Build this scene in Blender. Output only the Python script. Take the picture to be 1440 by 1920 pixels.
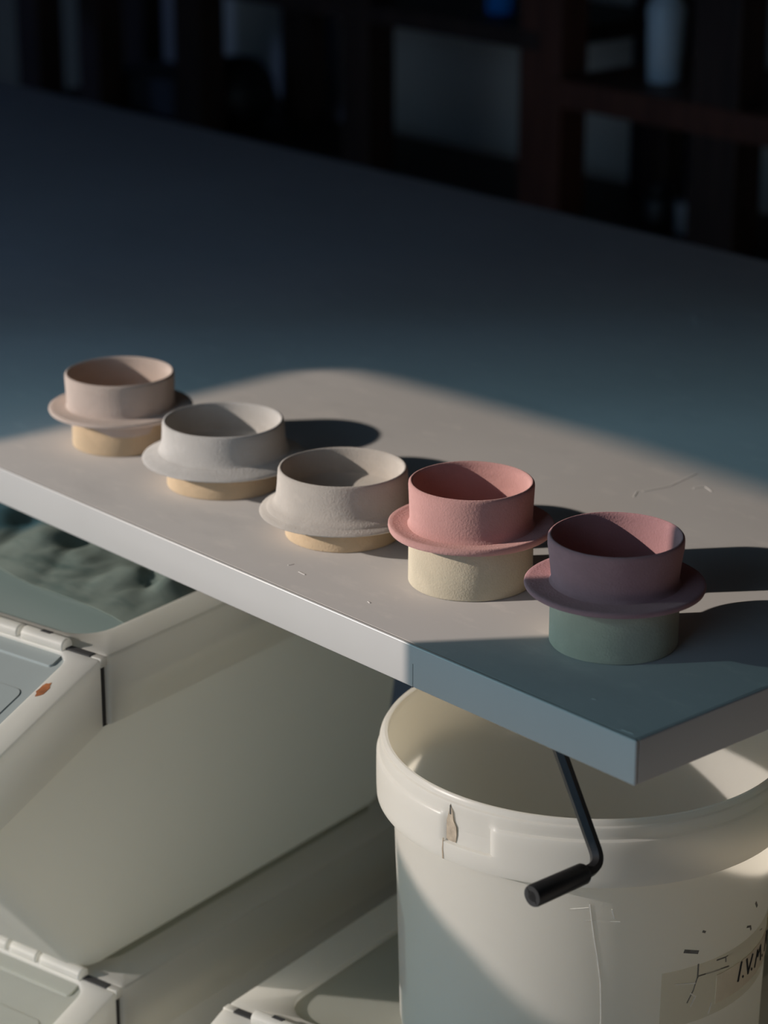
import bpy, bmesh, math, random
from mathutils import Vector, Matrix, noise as mn
random.seed(7)
for o in list(bpy.data.objects): bpy.data.objects.remove(o)
SC = bpy.context.scene; COL = SC.collection
PI = math.pi
R = math.radians

# ------------------------------------------------------------------ camera
cam_d = bpy.data.cameras.new('camera'); cam = bpy.data.objects.new('camera', cam_d); COL.objects.link(cam)
cam.location = (0, 0, 1.3212); cam.rotation_euler = (R(90 - 19.569), 0, 0)
cam_d.sensor_fit = 'VERTICAL'; cam_d.sensor_height = 36; cam_d.sensor_width = 27
cam_d.lens = 4743 * 36 / 1920
cam_d.dof.use_dof = True; cam_d.dof.focus_distance = 1.80; cam_d.dof.aperture_fstop = 5.4
cam_d.clip_start = 0.05
SC.camera = cam
# ------------------------------------------------------------------ sky, sun, exposure
w = bpy.data.worlds.new('sky'); SC.world = w; w.use_nodes = True
wn = w.node_tree.nodes; wl = w.node_tree.links
bg = wn['Background']; bg.inputs[0].default_value = (0.38, 0.63, 0.90, 1); bg.inputs[1].default_value = 1.4
sun_d = bpy.data.lights.new('sun', 'SUN'); sun = bpy.data.objects.new('sun', sun_d); COL.objects.link(sun)
sun_d.energy = 4.4; sun_d.angle = R(0.6); sun_d.color = (1.0, 0.90, 0.81)
SAZ, SEL = R(6.5), R(19.6)                      # direction of travel (azimuth from +X) and elevation
travel = Vector((math.cos(SAZ) * math.cos(SEL), math.sin(SAZ) * math.cos(SEL), -math.sin(SEL)))
sun.rotation_euler = travel.to_track_quat('-Z', 'Y').to_euler(); sun.location = (-3, 1, 2.5)
SC.view_settings.view_transform = 'Standard'; SC.view_settings.look = 'None'
SC.view_settings.gamma = 1; SC.view_settings.exposure = 0.0; SC.view_settings.use_curve_mapping = False
SC.cycles.max_bounces = 28; SC.cycles.diffuse_bounces = 24; SC.cycles.transmission_bounces = 24
SC.cycles.use_denoising = True; SC.cycles.caustics_reflective = False; SC.cycles.caustics_refractive = False

# ------------------------------------------------------------------ materials
def nt(name):
    m = bpy.data.materials.new(name); m.use_nodes = True
    n = m.node_tree.nodes; return m, n, m.node_tree.links, n['Principled BSDF']
def mat(name, col, rough=0.6, var=0.08, scale=12, bump=0.0, bscale=200, spec=0.5, metal=0.0, detail=6, stretch=(1, 1, 1), rvar=0.0):
    m, n, l, b = nt(name)
    tc = n.new('ShaderNodeTexCoord'); mp = n.new('ShaderNodeMapping'); mp.inputs['Scale'].default_value = stretch
    l.new(tc.outputs['Object'], mp.inputs['Vector'])
    no = n.new('ShaderNodeTexNoise'); no.inputs['Scale'].default_value = scale; no.inputs['Detail'].default_value = detail
    l.new(mp.outputs[0], no.inputs['Vector'])
    cr = n.new('ShaderNodeValToRGB'); cr.color_ramp.elements[0].position = 0.3; cr.color_ramp.elements[1].position = 0.7
    cr.color_ramp.elements[0].color = (*[c * (1 - var) for c in col], 1); cr.color_ramp.elements[1].color = (*[min(1, c * (1 + var)) for c in col], 1)
    l.new(no.outputs['Fac'], cr.inputs['Fac']); l.new(cr.outputs[0], b.inputs['Base Color'])
    b.inputs['Roughness'].default_value = rough; b.inputs['Specular IOR Level'].default_value = spec; b.inputs['Metallic'].default_value = metal
    if rvar:
        mr = n.new('ShaderNodeMapRange'); mr.inputs['To Min'].default_value = rough - rvar; mr.inputs['To Max'].default_value = rough + rvar
        l.new(no.outputs['Fac'], mr.inputs['Value']); l.new(mr.outputs[0], b.inputs['Roughness'])
    if bump:
        n2 = n.new('ShaderNodeTexNoise'); n2.inputs['Scale'].default_value = bscale; n2.inputs['Detail'].default_value = 5
        l.new(mp.outputs[0], n2.inputs['Vector'])
        bp = n.new('ShaderNodeBump'); bp.inputs['Strength'].default_value = bump; bp.inputs['Distance'].default_value = 0.001
        l.new(n2.outputs['Fac'], bp.inputs['Height']); l.new(bp.outputs[0], b.inputs['Normal'])
    return m
def translucent(m, amount, tint):
    """Mix light passing through the plastic into a material."""
    n = m.node_tree.nodes; l = m.node_tree.links
    out = [x for x in n if x.type == 'OUTPUT_MATERIAL'][0]; b = n['Principled BSDF']
    t = n.new('ShaderNodeBsdfTranslucent'); t.inputs[0].default_value = (*tint, 1)
    mx = n.new('ShaderNodeMixShader'); mx.inputs[0].default_value = amount
    l.new(b.outputs[0], mx.inputs[1]); l.new(t.outputs[0], mx.inputs[2]); l.new(mx.outputs[0], out.inputs[0])
    return m
def dirt(m, col, scale, lo, hi, stretch=(1, 1, 1), amount=1.0):
    """Blend stains of another colour over a material's own colour."""
    n = m.node_tree.nodes; l = m.node_tree.links; b = n['Principled BSDF']
    src = b.inputs['Base Color'].links[0].from_socket
    tc = n.new('ShaderNodeTexCoord'); mp = n.new('ShaderNodeMapping'); mp.inputs['Scale'].default_value = stretch
    no = n.new('ShaderNodeTexNoise'); no.inputs['Scale'].default_value = scale; no.inputs['Detail'].default_value = 8; no.inputs['Roughness'].default_value = 0.65
    l.new(tc.outputs['Object'], mp.inputs['Vector']); l.new(mp.outputs[0], no.inputs['Vector'])
    mr = n.new('ShaderNodeMapRange'); mr.inputs['From Min'].default_value = lo; mr.inputs['From Max'].default_value = hi; mr.inputs['To Max'].default_value = amount
    l.new(no.outputs['Fac'], mr.inputs['Value'])
    mx = n.new('ShaderNodeMix'); mx.data_type = 'RGBA'
    l.new(mr.outputs[0], mx.inputs['Factor']); l.new(src, mx.inputs['A']); mx.inputs['B'].default_value = (*col, 1)
    l.new(mx.outputs['Result'], b.inputs['Base Color'])
    return m

M = {}
M['table'] = mat('table_laminate', (0.53, 0.51, 0.49), 0.5, 0.04, 5, 0.03, 60, 0.35, rvar=0.06)
dirt(M['table'], (0.66, 0.62, 0.58), 26, 0.55, 0.75, (1, 2.2, 1), 0.55)
dirt(M['table'], (0.40, 0.39, 0.38), 9, 0.58, 0.8, (1, 1.6, 1), 0.5)
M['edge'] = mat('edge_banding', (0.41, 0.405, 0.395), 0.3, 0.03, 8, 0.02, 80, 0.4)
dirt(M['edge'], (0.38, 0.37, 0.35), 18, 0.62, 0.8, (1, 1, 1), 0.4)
M['edge_line'] = mat('banding_lip', (0.72, 0.70, 0.67), 0.35, 0.03, 20)
M['seam'] = mat('seam_grime', (0.10, 0.10, 0.09), 0.8, 0.1, 40)
M['steel'] = mat('dark_painted_steel', (0.03, 0.03, 0.032), 0.5, 0.2, 30)
M['crank'] = mat('black_crank_paint', (0.012, 0.012, 0.013), 0.42, 0.35, 60, 0.12, 350, 0.5)
dirt(M['crank'], (0.09, 0.09, 0.09), 70, 0.66, 0.78, (1, 1, 1), 0.6)
M['bin'] = dirt(mat('bin_white_plastic', (0.80, 0.785, 0.735), 0.45, 0.03, 6, 0.03, 120, 0.4), (0.55, 0.53, 0.46), 14, 0.58, 0.8, (1, 1, 1), 0.35)
translucent(M['bin'], 0.6, (0.95, 0.94, 0.89))
M['bin_body'] = translucent(mat('bin_milky_plastic', (0.93, 0.91, 0.85), 0.45, 0.02, 6, 0.03, 120, 0.4), 0.6, (0.97, 0.95, 0.87))
M['bin_full'] = mat('filled_bin_plastic', (0.82, 0.81, 0.75), 0.45, 0.03, 6, 0.03, 120, 0.4)
M['bin_dark'] = mat('gap_shade', (0.03, 0.03, 0.03), 0.9, 0.1, 10)  # dark colour standing for the shade inside gaps, slots and notches
M['lid'] = mat('shaded_clear_lid', (0.29, 0.325, 0.32), 0.3, 0.05, 8, 0.02, 50, 0.5)  # bluish clear plastic, with the shade on the front lid put into its colour
M['lid_shade_teal'] = mat('shade_teal_lid', (0.23, 0.30, 0.285), 0.35, 0.05, 8, 0.02, 50, 0.4)  # bluish plastic, darkened: shade on the rear lid put into its colour
M['lid_white'] = translucent(dirt(mat('white_lid_plastic', (0.46, 0.475, 0.445), 0.5, 0.04, 8, 0.04, 120, 0.4), (0.38, 0.36, 0.29), 9, 0.5, 0.8, (1, 1, 1), 0.4), 0.5, (0.93, 0.92, 0.82))
M['sheet'] = translucent(dirt(mat('crumpled_sheet', (0.22, 0.265, 0.235), 0.4, 0.15, 14, 0.1, 60, 0.5), (0.09, 0.14, 0.13), 16, 0.5, 0.66, (0.6, 1.8, 1), 0.8), 0.2, (0.3, 0.36, 0.32))
M['rust'] = mat('rust_stain', (0.30, 0.10, 0.03), 0.8, 0.4, 120)
M['bucket'] = translucent(dirt(mat('bucket_plastic', (0.86, 0.85, 0.825), 0.38, 0.02, 8, 0.03, 60, 0.4), (0.80, 0.78, 0.73), 20, 0.6, 0.8, (1, 1, 3), 0.4), 0.74, (0.97, 0.945, 0.88))
M['band'] = translucent(dirt(mat('bucket_band_plastic', (0.74, 0.73, 0.71), 0.32, 0.02, 8, 0.03, 60, 0.45), (0.66, 0.61, 0.53), 28, 0.6, 0.78, (1, 1, 0.4), 0.5), 0.6, (0.95, 0.93, 0.87))
M['gouge'] = mat('torn_plastic', (0.34, 0.28, 0.21), 0.8, 0.25, 150, 0.3, 300)
M['tape'] = mat('masking_tape', (0.82, 0.72, 0.52), 0.75, 0.06, 60, 0.15, 500)
M['cleartape'] = mat('clear_tape', (0.56, 0.53, 0.46), 0.35, 0.05, 40, 0.1, 120)
def see_through(m, amount):
    n = m.node_tree.nodes; l = m.node_tree.links; out = [x for x in n if x.type == 'OUTPUT_MATERIAL'][0]
    t = n.new('ShaderNodeBsdfTransparent'); t.inputs[0].default_value = (.97, .96, .93, 1); mx = n.new('ShaderNodeMixShader'); mx.inputs[0].default_value = amount
    l.new(n['Principled BSDF'].outputs[0], mx.inputs[1]); l.new(t.outputs[0], mx.inputs[2]); l.new(mx.outputs[0], out.inputs[0])
see_through(M['cleartape'], 0.9)
M['ink'] = mat('black_marker', (0.012, 0.012, 0.012), 0.6, 0.1, 50)
M['grime'] = mat('grey_scuff', (0.16, 0.15, 0.13), 0.8, 0.3, 200)
M['pale_scuff_top'] = mat('pale_scratch', (0.66, 0.64, 0.61), 0.7, 0.1, 200)
M['pale_scuff'] = mat('pale_scuff', (0.78, 0.74, 0.66), 0.6, 0.1, 200)
def clay(name, c, var=0.05):
    m = clay0(name, c, var); m.node_tree.nodes['Principled BSDF'].inputs['Diffuse Roughness'].default_value = 0.85; return m
def clay0(name, c, var): return dirt(mat(name, c, 0.92, var, 35, 0.42, 620, 0.15), tuple(x * 1.18 for x in c), 60, 0.5, 0.72, (1, 1, 1.5), 0.5)
M['c1'] = clay('dusty_rose_slip', (0.62, 0.515, 0.45)); M['c2'] = clay('pale_grey_slip', (0.60, 0.57, 0.535)); M['c3'] = clay('warm_white_slip', (0.57, 0.52, 0.465))
M['c4'] = clay('pink_slip', (0.60, 0.345, 0.315)); M['c5'] = clay('mauve_pink_slip', (0.47, 0.26, 0.265))
M['b1'] = clay('tan_raw_clay', (0.66, 0.51, 0.34)); M['b4'] = clay('cream_raw_clay', (0.62, 0.55, 0.42)); M['b5'] = clay('sage_raw_clay', (0.62, 0.55, 0.41))
M['wood'] = mat('dark_stained_wood', (0.035, 0.018, 0.013), 0.6, 0.4, 14, 0.1, 60, 0.3, stretch=(6, 6, 0.6))
M['redwood'] = mat('reddish_stained_wood', (0.085, 0.030, 0.018), 0.55, 0.3, 14, 0.1, 60, 0.3, stretch=(6, 6, 0.6))
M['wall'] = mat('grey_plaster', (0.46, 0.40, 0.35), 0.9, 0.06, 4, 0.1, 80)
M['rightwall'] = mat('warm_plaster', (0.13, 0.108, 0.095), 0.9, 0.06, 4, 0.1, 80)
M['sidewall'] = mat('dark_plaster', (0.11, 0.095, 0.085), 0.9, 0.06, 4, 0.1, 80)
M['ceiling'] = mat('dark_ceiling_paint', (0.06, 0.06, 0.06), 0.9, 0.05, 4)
M['ground'] = mat('pale_concrete', (0.30, 0.28, 0.26), 0.9, 0.1, 3, 0.1, 40)
M['floor'] = mat('pale_floor_concrete', (0.52, 0.49, 0.45), 0.8, 0.15, 6, 0.1, 40)
def glass(name, stops):  # see-through tint for the added shade sheets
    m, n, l, b = nt(name); n.remove(b)
    out = [x for x in n if x.type == 'OUTPUT_MATERIAL'][0]
    tc = n.new('ShaderNodeTexCoord'); sp = n.new('ShaderNodeSeparateXYZ'); cr = n.new('ShaderNodeValToRGB'); tr = n.new('ShaderNodeBsdfTransparent')
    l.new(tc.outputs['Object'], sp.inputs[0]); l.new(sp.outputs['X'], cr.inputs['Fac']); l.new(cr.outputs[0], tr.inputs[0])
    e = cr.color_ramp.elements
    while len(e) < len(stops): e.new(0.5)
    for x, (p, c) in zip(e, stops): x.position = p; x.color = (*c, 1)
    gl = n.new('ShaderNodeBsdfGlossy'); gl.inputs['Roughness'].default_value = 0.05; mx = n.new('ShaderNodeMixShader'); mx.inputs[0].default_value = 0.03
    l.new(tr.outputs[0], mx.inputs[1]); l.new(gl.outputs[0], mx.inputs[2]); l.new(mx.outputs[0], out.inputs[0])
    return m
# tinted film, added: shade falloff put into the tint (X metres from one side)
M['film'] = glass('graded_shade_film', [(0.0, (.44, .63, .74)), (0.33, (.42, .60, .71)), (0.49, (.33, .47, .56)), (0.67, (.23, .32, .40)), (0.75, (.18, .24, .30)), (0.85, (.15, .19, .26)), (0.97, (.13, .17, .25)), (1.0, (.12, .165, .25))])
M['film2'] = glass('even_shade_film', [(0.0, (.255, .35, .37)), (1.0, (.255, .35, .37))])
M['cloth'] = mat('grey_canvas', (0.22, 0.22, 0.22), 0.9, 0.05, 40, 0.2, 300)
M['cabinet'] = mat('grey_cabinet_paint', (0.16, 0.16, 0.16), 0.6, 0.05, 10)
M['blueplastic'] = mat('blue_plastic', (0.02, 0.20, 0.60), 0.35, 0.1, 10)
M['whiteplastic'] = mat('pale_bottle_plastic', (0.54, 0.59, 0.64), 0.4, 0.08, 12)
M['blackpot'] = mat('black_glaze', (0.010, 0.010, 0.010), 0.5, 0.1, 10)
M['greybox'] = mat('dark_box_fill', (0.025, 0.025, 0.03), 0.8, 0.1, 10)
M['palecup'] = mat('pale_ceramic', (0.22, 0.22, 0.24), 0.6, 0.1, 10)

# ------------------------------------------------------------------ helpers
def obj(name, bm, m, parent=None, smooth=None, kind=None):
    me = bpy.data.meshes.new(name)
    bmesh.ops.recalc_face_normals(bm, faces=bm.faces[:])
    bm.to_mesh(me); bm.free()
    me.materials.append(m)
    o = bpy.data.objects.new(name, me); COL.objects.link(o)
    if parent: o.parent = parent
    if smooth is not None:
        for p in me.polygons: p.use_smooth = True
        me.set_sharp_from_angle(angle=R(smooth))
    if kind: o['kind'] = kind
    return o
def thing(name, label, cat, loc=(0, 0, 0), rz=0, group=None):
    o = bpy.data.objects.new(name, None); COL.objects.link(o); o.empty_display_size = 0.05
    o.location = loc; o.rotation_euler = (0, 0, rz); tag(o, label, cat, group); return o
def tag(o, label, cat, group=None):
    o['label'] = label; o['category'] = cat
    if group: o['group'] = group
    return o
def box(bm, x0, x1, y0, y1, z0, z1, bev=0.0, seg=2, mtx=None):
    r = bmesh.ops.create_cube(bm, size=1)
    vs = r['verts']
    for v in vs:
        v.co = Vector(((x0 + x1) / 2 + v.co.x * (x1 - x0), (y0 + y1) / 2 + v.co.y * (y1 - y0), (z0 + z1) / 2 + v.co.z * (z1 - z0)))
    if bev:
        es = list({e for v in vs for e in v.link_edges})
        g = bmesh.ops.bevel(bm, geom=es, offset=bev, segments=seg, affect='EDGES', profile=0.5)
        vs = [v for v in g['verts']]
    if mtx: bmesh.ops.transform(bm, matrix=mtx, verts=list(vs))
    return bm
def B(*a, **k):
    bm = bmesh.new(); box(bm, *a, **k); return bm
def lathe(prof, n=128, wob=0.0, seed=0, closed=False, rf=None, bm=None):
    """Revolve (r, z) points; rf(theta, i, r, z) may move a point."""
    bm = bm or bmesh.new(); rings = []
    for i, (r, z) in enumerate(prof):
        if r < 1e-6: rings.append([bm.verts.new((0, 0, z))]); continue
        ring = []
        for k in range(n):
            t = 2 * PI * k / n; rr, zz = r, z
            if rf: rr, zz = rf(t, i, r, z)
            if wob:
                q = Vector((math.cos(t) * 1.3 + seed, math.sin(t) * 1.3, z * 18))
                rr += wob * mn.noise(q); zz += wob * 0.5 * mn.noise(q + Vector((7, 3, 1)))
            ring.append(bm.verts.new((rr * math.cos(t), rr * math.sin(t), zz)))
        rings.append(ring)
    pairs = list(zip(rings, rings[1:])) + ([(rings[-1], rings[0])] if closed else [])
    for a, b in pairs:
        for k in range(n):
            k2 = (k + 1) % n
            if len(a) == 1 and len(b) == 1: continue
            if len(a) == 1: bm.faces.new((a[0], b[k], b[k2]))
            elif len(b) == 1: bm.faces.new((a[k], b[0], a[k2]))
            else: bm.faces.new((a[k], b[k], b[k2], a[k2]))
    return bm
def tube(pts, r, n=16, caps=True, bm=None):
    bm = bm or bmesh.new(); rings = []
    pts = [Vector(p) for p in pts]; up = None
    rs = r if isinstance(r, (list, tuple)) else [r] * len(pts)
    for i, p in enumerate(pts):
        d = ((pts[min(i + 1, len(pts) - 1)] - pts[i]).normalized() + (pts[i] - pts[max(i - 1, 0)]).normalized()).normalized()
        if up is None: up = d.orthogonal().normalized()
        up = (up - d * up.dot(d)).normalized(); s = d.cross(up)
        rings.append([bm.verts.new(p + (up * math.cos(2 * PI * k / n) + s * math.sin(2 * PI * k / n)) * rs[i]) for k in range(n)])
    for a, b in zip(rings, rings[1:]):
        for k in range(n): bm.faces.new((a[k], b[k], b[(k + 1) % n], a[(k + 1) % n]))
    if caps:
        for g in (rings[0], rings[-1]): bm.faces.new(g)
    return bm

# table frame: u along the long edge (to the left and away), v across (to the right and away)
CX, CY, ZT = 0.1604, 1.4669, 0.645
E1 = Vector((-0.66262, 0.74896, 0)); E2 = Vector((0.74896, 0.66262, 0))
TAB = Matrix(((E1.x, E2.x, 0, CX), (E1.y, E2.y, 0, CY), (0, 0, 1, 0), (0, 0, 0, 1)))   # (u, v, z) -> world
TROT = math.atan2(E1.y, E1.x)                    # frame whose X is E1, whose Y is -E2
def tv(u, v, z=0): return Vector((CX, CY, z)) + E1 * u + E2 * v
def place_tab(o): o.matrix_world = Matrix.Translation((CX, CY, 0)) @ Matrix.Rotation(TROT, 4, 'Z'); return o   # local (x, y) = (u, -v)

# ------------------------------------------------------------------ the room
def struct(name, bm, m):
    o = obj(name, bm, m); o['kind'] = 'structure'; return o
FZ = -0.0045
fl = struct('floor', B(-3.2, 5.6, -2.22, 3.1, -0.1, FZ), M['floor']); place_tab(fl)
gr = struct('ground', B(-20, 25, 3.1, 30, -0.1, FZ - .001), M['ground']); place_tab(gr)
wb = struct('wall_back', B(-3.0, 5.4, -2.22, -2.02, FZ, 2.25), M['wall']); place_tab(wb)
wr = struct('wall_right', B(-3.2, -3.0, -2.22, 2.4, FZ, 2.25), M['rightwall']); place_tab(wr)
wf = struct('wall_front', B(-3.2, -1.15, 2.4, 2.55, FZ, 2.25), M['rightwall']); place_tab(wf)  # stub wall added to block sky light from behind the camera
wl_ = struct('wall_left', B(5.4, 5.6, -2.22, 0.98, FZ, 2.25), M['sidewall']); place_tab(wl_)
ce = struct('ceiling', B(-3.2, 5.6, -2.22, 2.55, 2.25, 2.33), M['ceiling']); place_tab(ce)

# unseen tinted sheets, added to shape the sun patch on table, cups and bucket
SU = Vector((-math.sin(SAZ), math.cos(SAZ), 0)); SD = Vector((math.cos(SAZ), math.sin(SAZ), 0))
TE = math.tan(SEL)
def sheet_across(name, label, cat, sdist, u_base, outline, m, th=0.003):
    """Upright thin sheet square to the sun's azimuth, sdist from the origin along it; outline in (u, w) as seen along the sun."""
    bm = bmesh.new()
    f = bm.faces.new([bm.verts.new((u - u_base, 0, w - TE * sdist)) for u, w in outline])
    ex = bmesh.ops.extrude_face_region(bm, geom=[f])
    for v in [e for e in ex['geom'] if isinstance(e, bmesh.types.BMVert)]: v.co.y += th
    o = obj(name, bm, m); p = SD * sdist + SU * u_base; o.location = (p.x, p.y, 0); o.rotation_euler = (0, 0, SAZ + PI / 2); tag(o, label, cat); return o
s0 = -1.75; lo_w = FZ + TE * s0; hi_w = 2.249 + TE * s0
sheet_across('shade_sheet', 'tall blue tinted sheet with a slanted cut, added to shape the sun patch, far left of the table', 'shade sheet', s0, 1.75,
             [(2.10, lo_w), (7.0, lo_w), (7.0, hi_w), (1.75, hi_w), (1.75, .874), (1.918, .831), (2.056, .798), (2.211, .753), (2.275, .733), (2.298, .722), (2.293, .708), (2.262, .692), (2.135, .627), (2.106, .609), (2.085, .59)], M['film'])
sheet_across('shade_sheet', 'narrow blue tinted sheet added left of the table corner to shade it', 'shade sheet', -0.56, 1.15,
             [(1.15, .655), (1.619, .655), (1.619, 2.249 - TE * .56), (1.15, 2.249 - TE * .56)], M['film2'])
sheet_across('shade_sheet', 'low blue tinted sheet added left of the round bucket to shade it', 'shade sheet', -1.3, 1.40,
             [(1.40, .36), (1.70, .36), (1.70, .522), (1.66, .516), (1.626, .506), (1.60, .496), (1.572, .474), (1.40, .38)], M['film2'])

# ------------------------------------------------------------------ the table
TL, TD, TT = 2.6, 1.035, 0.032
t = thing('work_table', 'large pale grey work table with a square front corner and black crank', 'table', (CX, CY, 0), TROT)
obj('tabletop', B(0.003, TL, -TD, -0.003, ZT - TT, ZT, 0.0012, 2), M['table'], t, 40)
eb = obj('edge_band', B(0.0, TL, -0.003, 0.0, ZT - TT, ZT + 0.0001, 0.0014, 3), M['edge'], t, 40); eb['label'] = 'white banding on the long front edge'
eb2 = obj('edge_band', B(0.0, 0.003, -TD, -0.003, ZT - TT, ZT + 0.0001, 0.0014, 3), M['edge'], t, 40); eb2['label'] = 'banding on the short right edge'
sm = bmesh.new(); box(sm, 0.2115, 0.2119, -0.0002, 0.00015, ZT - TT, ZT - 0.014); obj('banding_seam', sm, M['seam'], t)
# pale scratches on the top
sk = bmesh.new()
for P in [[(0.3253, 0.3441), (0.3326, 0.3557), (0.3304, 0.3603)], [(0.3295, 0.3593), (0.3241, 0.3855), (0.3316, 0.4265)], [(0.3074, 0.3963), (0.3047, 0.4075), (0.292, 0.4017)], [(0.3748, 0.0321), (0.3665, 0.0314)], [(0.3905, 0.0347), (0.3896, 0.0392)], [(0.2947, 0.031), (0.2913, 0.0301)], [(0.0187, 0.006), (0.0089, 0.0071)], [(0.0655, 0.0273), (0.0624, 0.0281)], [(0.674, 0.8044), (0.6419, 0.7726)]]:
    for (u0, v0_), (u1, v1_) in zip(P, P[1:]):
        d = Vector((u1 - u0, -(v1_ - v0_), 0)); nn = Vector((-d.y, d.x, 0)).normalized() * 0.0005
        a, b = Vector((u0, -v0_, ZT - .0002)), Vector((u1, -v1_, ZT - .0002)); up = Vector((0, 0, .0005))
        q = [a + nn, a - nn, b - nn, b + nn]; lo = [sk.verts.new(x) for x in q]; hi = [sk.verts.new(x + up) for x in q]
        sk.faces.new(hi); sk.faces.new(lo[::-1])
        for k in range(4): sk.faces.new((lo[k], lo[(k + 1) % 4], hi[(k + 1) % 4], hi[k]))
obj('scratches', sk, M['pale_scuff_top'], t, kind='stuff')
# crank
rod = bmesh.new()
eu, ez = 0.0495, 0.5290; v0 = 0.024
pts = [(0.0985, -v0, ZT - TT + 0.0)]
tu, tz = 0.0985, ZT - TT
dirv = Vector((eu - tu, 0, ez - tz)).normalized(); el = Vector((eu, -v0, ez)); nb = 0.012
a0 = el - dirv * nb; a1 = el + Vector((0, 1, 0)) * nb
for k in range(9):
    s = k / 8; pts.append(tuple(a0.lerp(el, s).lerp(el.lerp(a1, s), s)))
pts.append((eu, -v0 + 0.022, ez))
obj('crank_rod', tube(pts, 0.0046, 6), M['crank'], t, 50)
gb = tube([(eu, -v0 + 0.016, ez), (eu, -v0 + 0.0175, ez), (eu, -v0 + 0.0635, ez), (eu, -v0 + 0.065, ez), (eu, -v0 + 0.065, ez), (eu, -v0 + 0.062, ez)], [0.0066, 0.0074, 0.0078, 0.0072, 0.0036, 0.0034], 28)
obj('crank_grip', gb, M['crank'], t, 40)
obj('crank_bolt', tube([(eu, -v0 + 0.061, ez), (eu, -v0 + 0.0638, ez)], 0.0026, 12), M['steel'], t, 40)
obj('crank_gearbox', B(0.075, 0.125, -0.09, -0.014, ZT - TT - 0.004, ZT - TT - 0.0002, 0.001), M['steel'], t)
for lu in (0.55, 2.25):
    obj('leg', B(lu - 0.04, lu + 0.04, -0.78, -0.70, 0.03, ZT - TT - 0.03, 0.004), M['steel'], t)
    obj('foot', B(lu - 0.04, lu + 0.04, -1.0, -0.45, FZ, 0.03, 0.004), M['steel'], t)
obj('cross_beam', B(0.3, 2.4, -0.78, -0.70, ZT - TT - 0.03, ZT - TT, 0.003), M['steel'], t)

# ------------------------------------------------------------------ the cups
def cup(label, x, y, body_prof, brim_prof, base_prof, mc, mb, seed, rz):
    c = thing('ceramic_cup', label, 'cup', (x, y, ZT), rz, 'row of five brimmed cups on the table')
    mm = lambda P: [(r / 1000, z / 1000) for r, z in P]
    obj('bowl', lathe(mm(body_prof), 128, 0.0006, seed), mc, c, 60)
    obj('brim', lathe(mm(brim_prof), 128, 0.0006, seed), mc, c, 60)
    b = obj('foot', lathe(mm(base_prof), 128, 0.0004, seed + 3), mb, c, 60); b['label'] = 'foot ring of bare unglazed clay'
    return c
def cyl_body(rt, rb, zb, zt, th, zin):
    return [(0, zin), (rb - th - 3, zin), (rb - th - 1, zin + 1), (rb - th, zin + 4), (rt - th - .2, zt - 3), (rt - th + .3, zt - 1.2), (rt - th + 1.1, zt - .2), (rt - th / 2, zt + .1), (rt - 1, zt - .3), (rt - .2, zt - 1.3), (rt, zt - 3), (rt - .2, zt - 8),
            ((rt + rb) / 2, (zt + zb) / 2), (rb + .1, zb + 3), (rb + .5, zb + 1.2), (rb + 1.4, zb + .2), (rb + 2, zb - 1), (rb - 2, zb - 3), (0, zb - 3)]
def flat_brim(ri, ro, z, th, lift=0.0):
    return [(ri - 2, z - th), (ri + 1, z - th - 0.2), (ro - 3, z - th + lift * .8), (ro - .8, z - th + lift + .4), (ro - .1, z - th / 2 + lift), (ro - .3, z - .8 + lift), (ro - 1.4, z - .1 + lift), (ro - 4, z - .3 + lift * .8), (ri + 3, z - .1), (ri - 1, z + .1), (ri - 2, z)]
def base(r, z1):
    return [(0, .1), (r - 2, .1), (r - .6, .4), (r, 1.4), (r, z1 / 2), (r - .1, z1), (0, z1)]
def slope_body(rt, zt, rmid, zin, zb, ro):
    return [(0, zin), (rt - 7, zin), (rt - 5.4, zin + .6), (rt - 4.6, zin + 2.5), (rt - 3.6, zt - 3), (rt - 3.2, zt - 1.2), (rt - 2.4, zt - .2), (rt - 1.6, zt), (rt - .6, zt - .5), (rt, zt - 1.8), (rt + .4, zt - 6), (rmid - .5, zt - 13), (rmid + .1, zt - 18), (rmid + 1.0, zb + 10), (rmid + 2.3, zb + 8), (rmid + 4.6, zb + 6.2), (rmid + 7.5, zb + 4.9), (rmid + 8, zb + 3.4), (rmid - 4, zb + 1.5), (0, zb + 1.5)]
def slope_brim(rmid, ro, zb):
    return [(rmid - 5, zb), (rmid + 4, zb - .2), (ro - 2, zb - .6), (ro - .5, zb - .3), (ro, zb + .5), (ro - .5, zb + 1.3), (ro - 3, zb + 2.4), (ro - 6, zb + 3.8), (rmid + 6, zb + 5.2), (rmid + 2.5, zb + 7.2), (rmid - 2, zb + 7)]
cup('dusty rose cup with flat brim and tan foot, farthest left in the row', -0.2266, 2.0828,
    cyl_body(47, 46, 34, 64, 3.4, 14), flat_brim(46, 62, 34.5, 4, 0), base(42.5, 32), M['c1'], M['b1'], 1, 0.3)
cup('pale grey cup with sloping brim, next to the dusty rose cup', -0.1316, 1.9759,
    slope_body(50, 54.5, 51.2, 31, 22, 67), slope_brim(51.2, 67.5, 22.5), base(47.5, 23), M['c2'], M['b1'], 5, 1.0)
cup('warm white cup with sloping brim and visible inner floor, middle of the row', -0.032, 1.8527,
    slope_body(50.3, 55, 51.6, 35, 20, 65), slope_brim(51.6, 65.2, 20.2), base(45, 21), M['c3'], M['b1'], 9, 2.0)
cup('light pink cup with thick raised brim on a tall cream foot, sunlit', 0.0641, 1.7522,
    cyl_body(46.3, 45.3, 45, 78, 3.6, 16), flat_brim(45.3, 61.5, 44.5, 5.6, 1.6), [(0, .1), (44, .1), (45.6, .4), (46.2, 1.4), (46.2, 24), (45.9, 40), (0, 40)], M['c4'], M['b4'], 13, 0.7)
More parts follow.
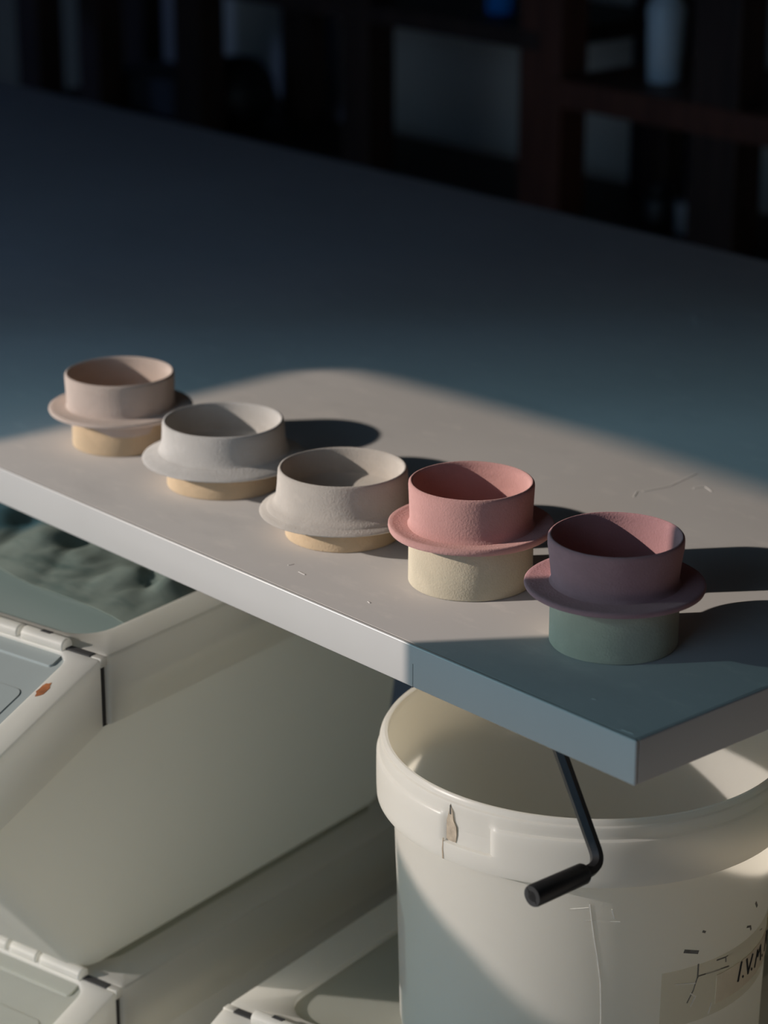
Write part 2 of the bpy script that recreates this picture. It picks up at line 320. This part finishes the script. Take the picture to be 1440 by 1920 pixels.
cup('dark mauve cup in shadow on a grey-green foot, nearest the table corner', 0.1601, 1.6343,
    cyl_body(47.3, 44.2, 45, 79, 3.5, 16), flat_brim(44.2, 63.2, 44.8, 4.2, 0.2), base(45.1, 42), M['c5'], M['b5'], 17, 2.6)

# ------------------------------------------------------------------ stacked storage bins
ND = Vector((0.79864, -0.60182, 0)); DD = Vector((0.60182, 0.79864, 0))      # n: across (to the right), d: towards the back
BROT = math.atan2(DD.y, DD.x) - PI / 2
WB, LR, LF, SL, SK, HB = 0.36, 0.43, 0.165, 0.37, 0.057, 0.289
def rrect(x0, x1, y0, y1, r, k=6):
    """Corner radii r = (r at x1y0, x1y1, x0y1, x0y0)."""
    out = []
    for (cx, cy, a0, rr) in ((x1 - r[0], y0 + r[0], -90, r[0]), (x1 - r[1], y1 - r[1], 0, r[1]), (x0 + r[2], y1 - r[2], 90, r[2]), (x0 + r[3], y0 + r[3], 180, r[3])):
        for i in range(k + 1):
            a = R(a0 + 90 * i / k); out.append((cx + rr * math.cos(a), cy + rr * math.sin(a)))
    return out
def frame(x0, x1, y0, y1, wx, wy0, wy1, ri, ro, skirt, recess, shear=0.0):
    """A rim: outer skirt, rounded arris, flat top and inner wall round an opening."""
    bm = bmesh.new()
    S = lambda y: shear * y
    outer = rrect(x0, x1, y0, y1, ro); o2 = rrect(x0 + .0022, x1 - .0022, y0 + .0022, y1 - .0022, [max(.001, q - .002) for q in ro])
    inner = rrect(x0 + wx, x1 - wx, y0 + wy0, y1 - wy1, ri); in2 = rrect(x0 + wx + .0015, x1 - wx - .0015, y0 + wy0 + .0015, y1 - wy1 - .0015, ri)
    thick = rrect(x0 + .004, x1 - .004, y0 + .004, y1 - .004, ro)
    rows = [[(x, y, z + S(y)) for x, y in L] for L, z in ((thick, -skirt), (outer, -skirt), (outer, -.0028), (rrect(x0 + .0007, x1 - .0007, y0 + .0007, y1 - .0007, ro), -.0008), (o2, 0), (inner, 0), (in2, -.0015), (in2, -recess))]
    vr = [[bm.verts.new(p) for p in row] for row in rows]
    n = len(vr[0])
    for a, b in zip(vr, vr[1:]):
        for k in range(n): bm.faces.new((a[k], b[k], b[(k + 1) % n], a[(k + 1) % n]))
    return bm
def slab(loop, z0, z1, shear=0.0):
    bm = bmesh.new()
    lo = [bm.verts.new((x, y, z0 + shear * y)) for x, y in loop]; hi = [bm.verts.new((x, y, z1 + shear * y)) for x, y in loop]
    n = len(lo)
    for k in range(n): bm.faces.new((lo[k], hi[k], hi[(k + 1) % n], lo[(k + 1) % n]))
    bm.faces.new(hi); bm.faces.new(lo[::-1]); return bm
def bin_body():
    """Side profile swept across, narrower towards the base, with rounded lower edges."""
    prof = [(0.004, -HB), (0.40, -HB), (0.418, -0.03), (0.004, -0.03), (-0.150, -0.03 - SL * 0.150), (-0.150, -0.112)]
    ins = lambda z: 0.0045 + (-z - 0.03) / (HB - 0.03) * 0.0255
    bm = bmesh.new()
    A = [bm.verts.new((-ins(z), d, z)) for d, z in prof]; Bv = [bm.verts.new((-WB + ins(z), d, z)) for d, z in prof]
    n = len(prof)
    for k in range(n): bm.faces.new((A[k], Bv[k], Bv[(k + 1) % n], A[(k + 1) % n]))
    bm.faces.new(A[::-1]); bm.faces.new(Bv)
    bm.edges.ensure_lookup_table()
    es = [e for e in bm.edges if not all(v.co.z > -0.04 and v.co.y > -0.01 for v in e.verts)]
    bmesh.ops.bevel(bm, geom=es, offset=0.022, segments=5, affect='EDGES', profile=0.5)
    return bm
def hinge(x1, ln, r=0.0062):
    bm = bmesh.new(); n = 16; rings = []
    for x in (x1, x1 - .001, x1 - ln + .001, x1 - ln):
        rr = r if x not in (x1, x1 - ln) else r - .001
        rings.append([bm.verts.new((x, rr * math.cos(2 * PI * k / n), rr * math.sin(2 * PI * k / n) + .001)) for k in range(n)])
    for a, b in zip(rings, rings[1:]):
        for k in range(n): bm.faces.new((a[k], b[k], b[(k + 1) % n], a[(k + 1) % n]))
    bm.faces.new(rings[0]); bm.faces.new(rings[-1]); return bm
def make_bin(label, n, d, z, lidmat, rearmat, rz=0.0, stain=False, body='bin_body'):
    p = ND * n + DD * d
    t = thing('storage_bin', label, 'storage bin', (p.x, p.y, z), BROT + rz, 'lidded white storage bins under the table')
    obj('body', bin_body(), M[body], t, 35)
    obj('rear_rim', frame(-WB, 0, 0.0042, LR, 0.036, 0.016, 0.036, [.030, .02, .02, .030], [.004, .012, .012, .004], SK, 0.006), M['bin'], t, 40)
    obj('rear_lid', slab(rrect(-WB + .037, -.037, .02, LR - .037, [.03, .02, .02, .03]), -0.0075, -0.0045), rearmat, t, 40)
    obj('front_rim', frame(-WB, -0.0012, -LF, -0.0004, 0.026, 0.03, 0.004, [.02, .012, .012, .02], [.01, .003, .003, .01], SK, 0.007, SL), M['bin'], t, 40)
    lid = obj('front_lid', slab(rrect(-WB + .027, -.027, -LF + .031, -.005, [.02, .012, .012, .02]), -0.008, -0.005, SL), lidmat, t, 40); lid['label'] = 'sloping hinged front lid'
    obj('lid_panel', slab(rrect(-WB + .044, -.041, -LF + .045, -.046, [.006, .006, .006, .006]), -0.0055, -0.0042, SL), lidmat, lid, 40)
    x = -0.0375
    for ln, gap in ((0.045, .004), (0.030, .0035), (0.060, .006), (0.03, .004), (0.06, .004), (0.045, 0)):
        hb = obj('hinge_barrel', hinge(x, ln), M['bin'], t, 40)
        if ln > .04:
            nb = bmesh.new(); box(nb, x - ln * .62, x - ln * .38, -.001, .0035, .0045, .0074, .0004, 1); obj('notch_shade', nb, M['bin_dark'], hb)  # solid dark block painting the shade of a notch
        # flap of the lid under the barrel
        x -= ln + gap
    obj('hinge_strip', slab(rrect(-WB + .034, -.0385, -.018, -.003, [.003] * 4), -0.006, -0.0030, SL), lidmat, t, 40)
    gp = bmesh.new(); box(gp, -WB + .004, -.0035, -.003, .0075, -SK - .001, -.0035); obj('gap_filler', gp, M['bin_dark'], t)  # dark filler painting the shade between the two rims
    for s in (-.0008, -WB + .0125):
        cp = bmesh.new(); box(cp, s - .0125, s, -.002, .0055, -.008, -.0002, .0008, 2); obj('corner_clip', cp, M['bin'], t, 40)
    for s in (-.0115, -WB + .0365):
        sl = bmesh.new(); box(sl, s - .025, s, -.0028, .0036, -.003, .0004); obj('slot_shade', sl, M['bin_dark'], t)  # solid dark strip painting the shade of the hinge slit
    if stain:
        bm = bmesh.new(); vs = []
        for k in range(14):
            a = 2 * PI * k / 14; rr = 1 + .14 * math.sin(k * 2.6); xx, yy = -.0215 + .0040 * rr * math.cos(a), -.044 + .0075 * rr * math.sin(a)
            vs.append(bm.verts.new((xx, yy, SL * yy + .0003)))
        f = bm.faces.new(vs); g = bmesh.ops.extrude_face_region(bm, geom=[f])
        for v in [e for e in g['geom'] if isinstance(e, bmesh.types.BMVert)]: v.co.z -= .0008
        s = obj('rust_spot', bm, M['rust'], t); s['label'] = 'orange rust stain on the rim'
    return t
make_bin('upper white storage bin with pale blue hinged lid, on top of the lower bin', -1.2421, 1.2925, 0.570, M['lid'], M['lid_shade_teal'], 0, True)
make_bin('lower white storage bin with its rear lid carrying the upper bin', -1.2369, 1.2892, 0.285, M['lid_white'], M['lid_white'], 0, False, 'bin_full')
make_bin('third white storage bin standing on the floor under the round bucket', -1.1545 + WB, 1.3287, 0.285, M['lid_white'], M['lid_white'], R(1.0), False, 'bin_full')

# crumpled sheet lying on the upper bin's rear lid
def sheet():
    bm = bmesh.new(); nx, ny = 60, 50; g = []
    for j in range(ny + 1):
        row = []
        for i in range(nx + 1):
            fx, fy = i / nx, j / ny
            x = -0.3235 + fx * 0.2855; y0 = 0.066 + (1 - fx) * 0.055 + .004 * math.sin(fx * 9); y = y0 + fy * (0.388 - y0)
            q = Vector((x * 11 + y * 7, y * 4 - x * 3, 0))
            h = 0.026 * abs(mn.noise(q)) + 0.014 * abs(mn.noise(Vector((x * 24 - y * 15, y * 6, 3)))) + .004 * abs(mn.noise(Vector((x * 60, y * 30 + x * 25, 9))))
            h *= min(1, fy * 5 + .05) * min(1, (1 - fx) * 12 + .1)
            row.append(bm.verts.new((x, y, -0.0035 + max(0, h))))
        g.append(row)
    for j in range(ny):
        for i in range(nx): bm.faces.new((g[j][i], g[j][i + 1], g[j + 1][i + 1], g[j + 1][i]))
    ex = bmesh.ops.extrude_face_region(bm, geom=bm.faces[:])
    for v in [e for e in ex['geom'] if isinstance(e, bmesh.types.BMVert)]: v.co.z -= .0006
    return bm
so = obj('plastic_sheet', sheet(), M['sheet'], None, 50)
p = ND * -1.2421 + DD * 1.2925; so.location = (p.x, p.y, .570); so.rotation_euler = (0, 0, BROT)
tag(so, 'crumpled grey-green plastic sheet lying on the upper bin behind its hinge', 'plastic sheet')

# ------------------------------------------------------------------ the bucket
BX, BY, BZ = 0.1516, 1.7294, 0.281
bk = thing('bucket', 'large round open white plastic bucket below the table corner', 'bucket', (BX, BY, BZ))
Z = lambda z: z - BZ
wall_p = [(0, Z(.284)), (.1275, Z(.284)), (.132, Z(.2855)), (.1352, Z(.290)), (.1366, Z(.297)), (.1375, Z(.33)), (.1395, Z(.41)), (.1425, Z(.49)), (.1435, Z(.510)), (.1478, Z(.527)), (.1480, Z(.531))]
wall_o = [(0, Z(.281)), (.1278, Z(.281)), (.134, Z(.283)), (.1377, Z(.288)), (.1392, Z(.296)), (.1400, Z(.33)), (.1420, Z(.41)), (.1442, Z(.47)), (.1452, Z(.505)), (.1492, Z(.524)), (.1500, Z(.531))]
obj('wall', lathe(wall_p + [(.149, Z(.5322))] + wall_o[::-1], 160), M['bucket'], bk, 50)
def band_rf(t, i, r, z):
    d = math.degrees(t); d = d - 360 if d > 180 else d
    zz = z + BZ
    inp = max(0.0, min(1.0, min((d + 134.2) / .5, (-118.8 - d) / .9)))      # tab pocket
    if inp > 0 and r > .1535 and .4985 < zz < .5275: r = r - inp * (r - .1540)
    sc = max(0.0, min(1.0, (d + 118.5) / 14)) if d > -135 else 0
    if .520 < zz < .5245 and r > .15: r -= .0012 * sc
    return r, z
bprof = [(.1490, Z(.5318)), (.1488, Z(.5328)), (.1496, Z(.5340)), (.1512, Z(.5340)), (.1522, Z(.5330)), (.1526, Z(.5312)), (.1530, Z(.5300)), (.1545, Z(.5292)), (.1550, Z(.5275)), (.1550, Z(.5225)), (.1554, Z(.5202)), (.1566, Z(.5190)), (.1573, Z(.5172)), (.1574, Z(.5100)), (.1574, Z(.5000)), (.1574, Z(.4988)), (.1574, Z(.4982)), (.1573, Z(.4905)), (.1570, Z(.4848)), (.1564, Z(.4838)), (.1556, Z(.4840)), (.1552, Z(.4860)), (.1542, Z(.510)), (.1510, Z(.526)), (.1500, Z(.5300))]
obj('rim_band', lathe(bprof, 360, rf=band_rf, closed=True), M['band'], bk, 35)
def on_cyl(pts, r, thick=.0004):
    """Flat patch of (degrees, z) outline wrapped on the round wall with a little thickness."""
    bm = bmesh.new()
    a = [bm.verts.new((r * math.cos(R(d)), r * math.sin(R(d)), Z(z))) for d, z in pts]
    b = [bm.verts.new(((r + thick) * math.cos(R(d)), (r + thick) * math.sin(R(d)), Z(z))) for d, z in pts]
    n = len(a)
    for k in range(n): bm.faces.new((a[k], a[(k + 1) % n], b[(k + 1) % n], b[k]))
    bm.faces.new(b); bm.faces.new(a[::-1]); return bm
def rw(z): return .1400 + (z - .33) / .08 * .0020 if z < .41 else .1420 + (z - .41) / .06 * .0022
def strip(d0, d1, zt, zb, lift, thick=.0003, step=2.0, zt1=None, zb1=None):
    """A long patch that follows the taper of the wall from angle d0 to d1."""
    zt1 = zt if zt1 is None else zt1; zb1 = zb if zb1 is None else zb1
    bm = bmesh.new(); n = max(2, int(abs(d1 - d0) / step)); rows = []
    for i in range(n + 1):
        f = i / n; d = R(d0 + f * (d1 - d0)); row = []
        for z, th in ((zb + f * (zb1 - zb), 0), (zb + f * (zb1 - zb), thick), (zt + f * (zt1 - zt), thick), (zt + f * (zt1 - zt), 0)):
            r = rw(z) + lift + th; row.append(bm.verts.new((r * math.cos(d), r * math.sin(d), Z(z))))
        rows.append(row)
    for a, b in zip(rows, rows[1:]):
        for k in range(4): bm.faces.new((a[k], b[k], b[(k + 1) % 4], a[(k + 1) % 4]))
    bm.faces.new(rows[0][::-1]); bm.faces.new(rows[-1]); return bm
def stroke(bm, pts, wd, lift=.0009, thick=.0003):
    """Pen strokes of (degrees, z) points as thin raised ribbons on the wall."""
    P = []
    for (d, z) in pts:
        P.append((R(d) * .141, z))
    for (x0, y0), (x1, y1) in zip(P, P[1:]):
        dx, dy = x1 - x0, y1 - y0; L = math.hypot(dx, dy) or 1; nx, ny = -dy / L * wd / 2, dx / L * wd / 2
        ex, ey = dx / L * wd * .4, dy / L * wd * .4
        q = [(x0 - ex + nx, y0 - ey + ny), (x0 - ex - nx, y0 - ey - ny), (x1 + ex - nx, y1 + ey - ny), (x1 + ex + nx, y1 + ey + ny)]
        lo = []; hi = []
        for x, y in q:
            a = x / .141; r = rw(y) + lift
            lo.append(bm.verts.new((r * math.cos(a), r * math.sin(a), Z(y)))); hi.append(bm.verts.new(((r + thick) * math.cos(a), (r + thick) * math.sin(a), Z(y))))
        bm.faces.new(hi); bm.faces.new(lo[::-1])
        for k in range(4): bm.faces.new((lo[k], lo[(k + 1) % 4], hi[(k + 1) % 4], hi[k]))
    return bm
lab = obj('tape_label', strip(-50.5, 24, .3880, .3640, .0003, .0004), M['tape'], bk, 40); lab['label'] = 'tan masking tape label with handwritten black letters'
wr_ = bmesh.new()
stroke(wr_, [(-38.7, .3868), (-39.9, .3728)], .0021)                                   # I
stroke(wr_, [(-37.3, .3736), (-37.1, .3730)], .0018)                                   # .
stroke(wr_, [(-35.4, .3852), (-33.9, .3725), (-31.5, .3850)], .0021)                   # V
stroke(wr_, [(-31.5, .3730), (-31.3, .3724)], .0018)                                   # .
stroke(wr_, [(-28.9, .3718), (-27.4, .3832), (-26.6, .3782), (-24.6, .3840), (-23.4, .3712)], .0021)   # M
stroke(wr_, [(-21.6, .3722), (-21.4, .3716)], .0018)                                   # .
stroke(wr_, [(-18.4, .3720), (-17.2, .3860), (-14.0, .3830), (-15.6, .3790), (-13.4, .3715)], .0016)   # next letter, turning out of sight
obj('handwriting', wr_, M['ink'], lab)
obj('clear_tape', strip(-70.5, 24, .4030, .3560, .0001, .00015, 2.0), M['cleartape'], bk, 40)
sc = bmesh.new()
stroke(sc, [(-63.2, .4176), (-58.9, .4140)], .0028, .0002); stroke(sc, [(-58.2, .4034), (-58.2, .3925)], .0012, .0004); stroke(sc, [(-58.2, .3935), (-45.3, .3905)], .0010, .0004)
stroke(sc, [(-58.3, .3925), (-59.5, .3830), (-61.5, .3740)], .0008, .0004)
stroke(sc, [(-50.8, .4008), (-47, .3998), (-46.8, .396)], .0010, .0004); stroke(sc, [(-47, .3998), (-24, .3975)], .0006, .0004)
stroke(sc, [(-57.2, .4298), (-56.6, .4290)], .0018, .0002); stroke(sc, [(-31.8, .4285), (-30.8, .4250)], .0022, .0002); stroke(sc, [(-36.4, .4138), (-34.4, .4120), (-33.8, .4090)], .0016, .0002)
obj('scuff_marks', sc, M['grime'], bk, kind='stuff')
ps = bmesh.new()
stroke(ps, [(-92.7, .4641), (-91.4, .44), (-90.0, .42), (-88.9, .40), (-88.4, .374), (-88.3, .34)], .0007, .0001)
stroke(ps, [(-98, .4600), (-93, .4618)], .0006, .0001); stroke(ps, [(-93.5, .4515), (-84, .4500)], .0005, .0001); stroke(ps, [(-86.4, .4600), (-85.6, .4530)], .0007, .0001)
stroke(ps, [(-66, .392), (-59, .3885)], .0008, .0004); stroke(ps, [(-60.5, .381), (-58.5, .377), (-60.2, .370)], .0010, .0004); stroke(ps, [(-52, .366), (-53, .358)], .0010, .0004)
obj('pale_scratches', ps, M['pale_scuff'], bk, kind='stuff')
gg = on_cyl([(-133.6, .4995), (-134.0, .506), (-133.7, .514), (-133.0, .521), (-132.4, .5285), (-131.6, .522), (-131.3, .516), (-130.4, .512), (-130.2, .506), (-130.5, .4995)], .1550, .0003)
obj('torn_tab', gg, M['gouge'], bk)
obj('tear_line', on_cyl([(-134.35, .4845), (-134.5, .492), (-134.25, .501), (-134.0, .501), (-134.1, .493), (-133.95, .4845)], .1572, .0004), M['gouge'], bk)
obj('tear_slit', on_cyl([(-132.6, .5205), (-132.5, .5275), (-132.3, .5278), (-132.2, .5205)], .1554, .0003), M['seam'], bk)

# ------------------------------------------------------------------ the background shelves
rk = thing('shelf_rack', 'dark wooden shelf rack along the back wall behind the table', 'shelf', (CX, CY, 0), TROT)
V0, V1 = 1.65, 1.95
for (a, b, m, lb) in ((1.704, 1.794, 'redwood', 'reddish wooden post'), (2.147, 2.214, 'wood', None), (2.604, 2.678, 'wood', None), (2.914, 2.979, 'wood', None), (3.113, 3.187, 'wood', None), (1.351, 1.440, 'wood', None), (0.95, 1.03, 'wood', None)):
    po = obj('post', B(a, b, -V0 - .06, -V0, 0, 1.7, 0.003), M[m], rk)
    if lb: po['label'] = lb
for (a, b) in ((0.95, 1.03), (1.71, 1.79), (2.60, 2.68), (3.11, 3.19)): obj('rear_post', B(a, b, -V1, -V1 + .05, 0, 1.7, 0.003), M['wood'], rk)
obj('shelf', B(0.95, 3.19, -V1, -V0, .405, .430, .002), M['wood'], rk)
obj('shelf', B(1.75, 2.66, -V1, -V0 + .002, .690, .720, .002), M['wood'], rk)
s2 = obj('shelf', B(0.95, 1.72, -V1, -V0 + .004, .612, .655, .002), M['redwood'], rk); s2['label'] = 'lower shelf right of the reddish post'
obj('shelf', B(0.95, 3.19, -V1, -V0, 1.1, 1.125, .002), M['wood'], rk)
obj('shelf', B(0.95, 3.19, -V1, -V0, .10, .125, .002), M['wood'], rk)
def shelf_item(name, label, cat, prof, u, v, z, m, n=40):
    o = obj(name, lathe(prof, n), m, None, 50); o.location = tv(u, v, z); tag(o, label, cat); return o
shelf_item('blue_bottle', 'small blue bottle on the shelf left of the reddish post', 'bottle', [(0, 0), (.022, 0), (.025, .003), (.025, .09), (.021, .105), (.010, .118), (.010, .14), (0, .14)], 1.927, 1.74, .720, M['blueplastic'])
shelf_item('white_bottle', 'tall pale bottle on the shelf right of the reddish post', 'bottle', [(0, 0), (.024, 0), (.026, .004), (.027, .05), (.029, .11), (.024, .122), (.012, .135), (.012, .16), (0, .16)], 1.583, 1.75, .655, M['whiteplastic'])
shelf_item('black_pot', 'round black pot on the bottom shelf at the back', 'pot', [(0, 0), (.045, 0), (.070, .025), (.078, .055), (.070, .085), (.050, .108), (.045, .118), (.040, .118), (.045, .105), (.06, .08), (.06, .03), (0, .01)], 2.68, 1.79, .430, M['blackpot'])
shelf_item('pale_cup', 'small pale cup on the bottom shelf right of the reddish post', 'cup', [(0, 0), (.020, 0), (.024, .004), (.026, .05), (.023, .05), (.021, .008), (0, .008)], 1.527, 1.76, .430, M['palecup'])
shelf_item('black_jar', 'small black jar beside the pale cup on the bottom shelf', 'jar', [(0, 0), (.024, 0), (.028, .004), (.028, .04), (.02, .052), (.014, .056), (.014, .064), (0, .064)], 1.592, 1.76, .430, M['blackpot'])
cr = obj('dark_box', B(-.11, .11, -.07, .07, 0, .068, .004), M['greybox']); cr.matrix_world = Matrix.Translation(tv(2.90, 1.80, .430)) @ Matrix.Rotation(TROT, 4, 'Z')  # box added to make this shelf bay dark
tag(cr, 'low dark box added to darken the bay on the bottom shelf at the far left', 'box')
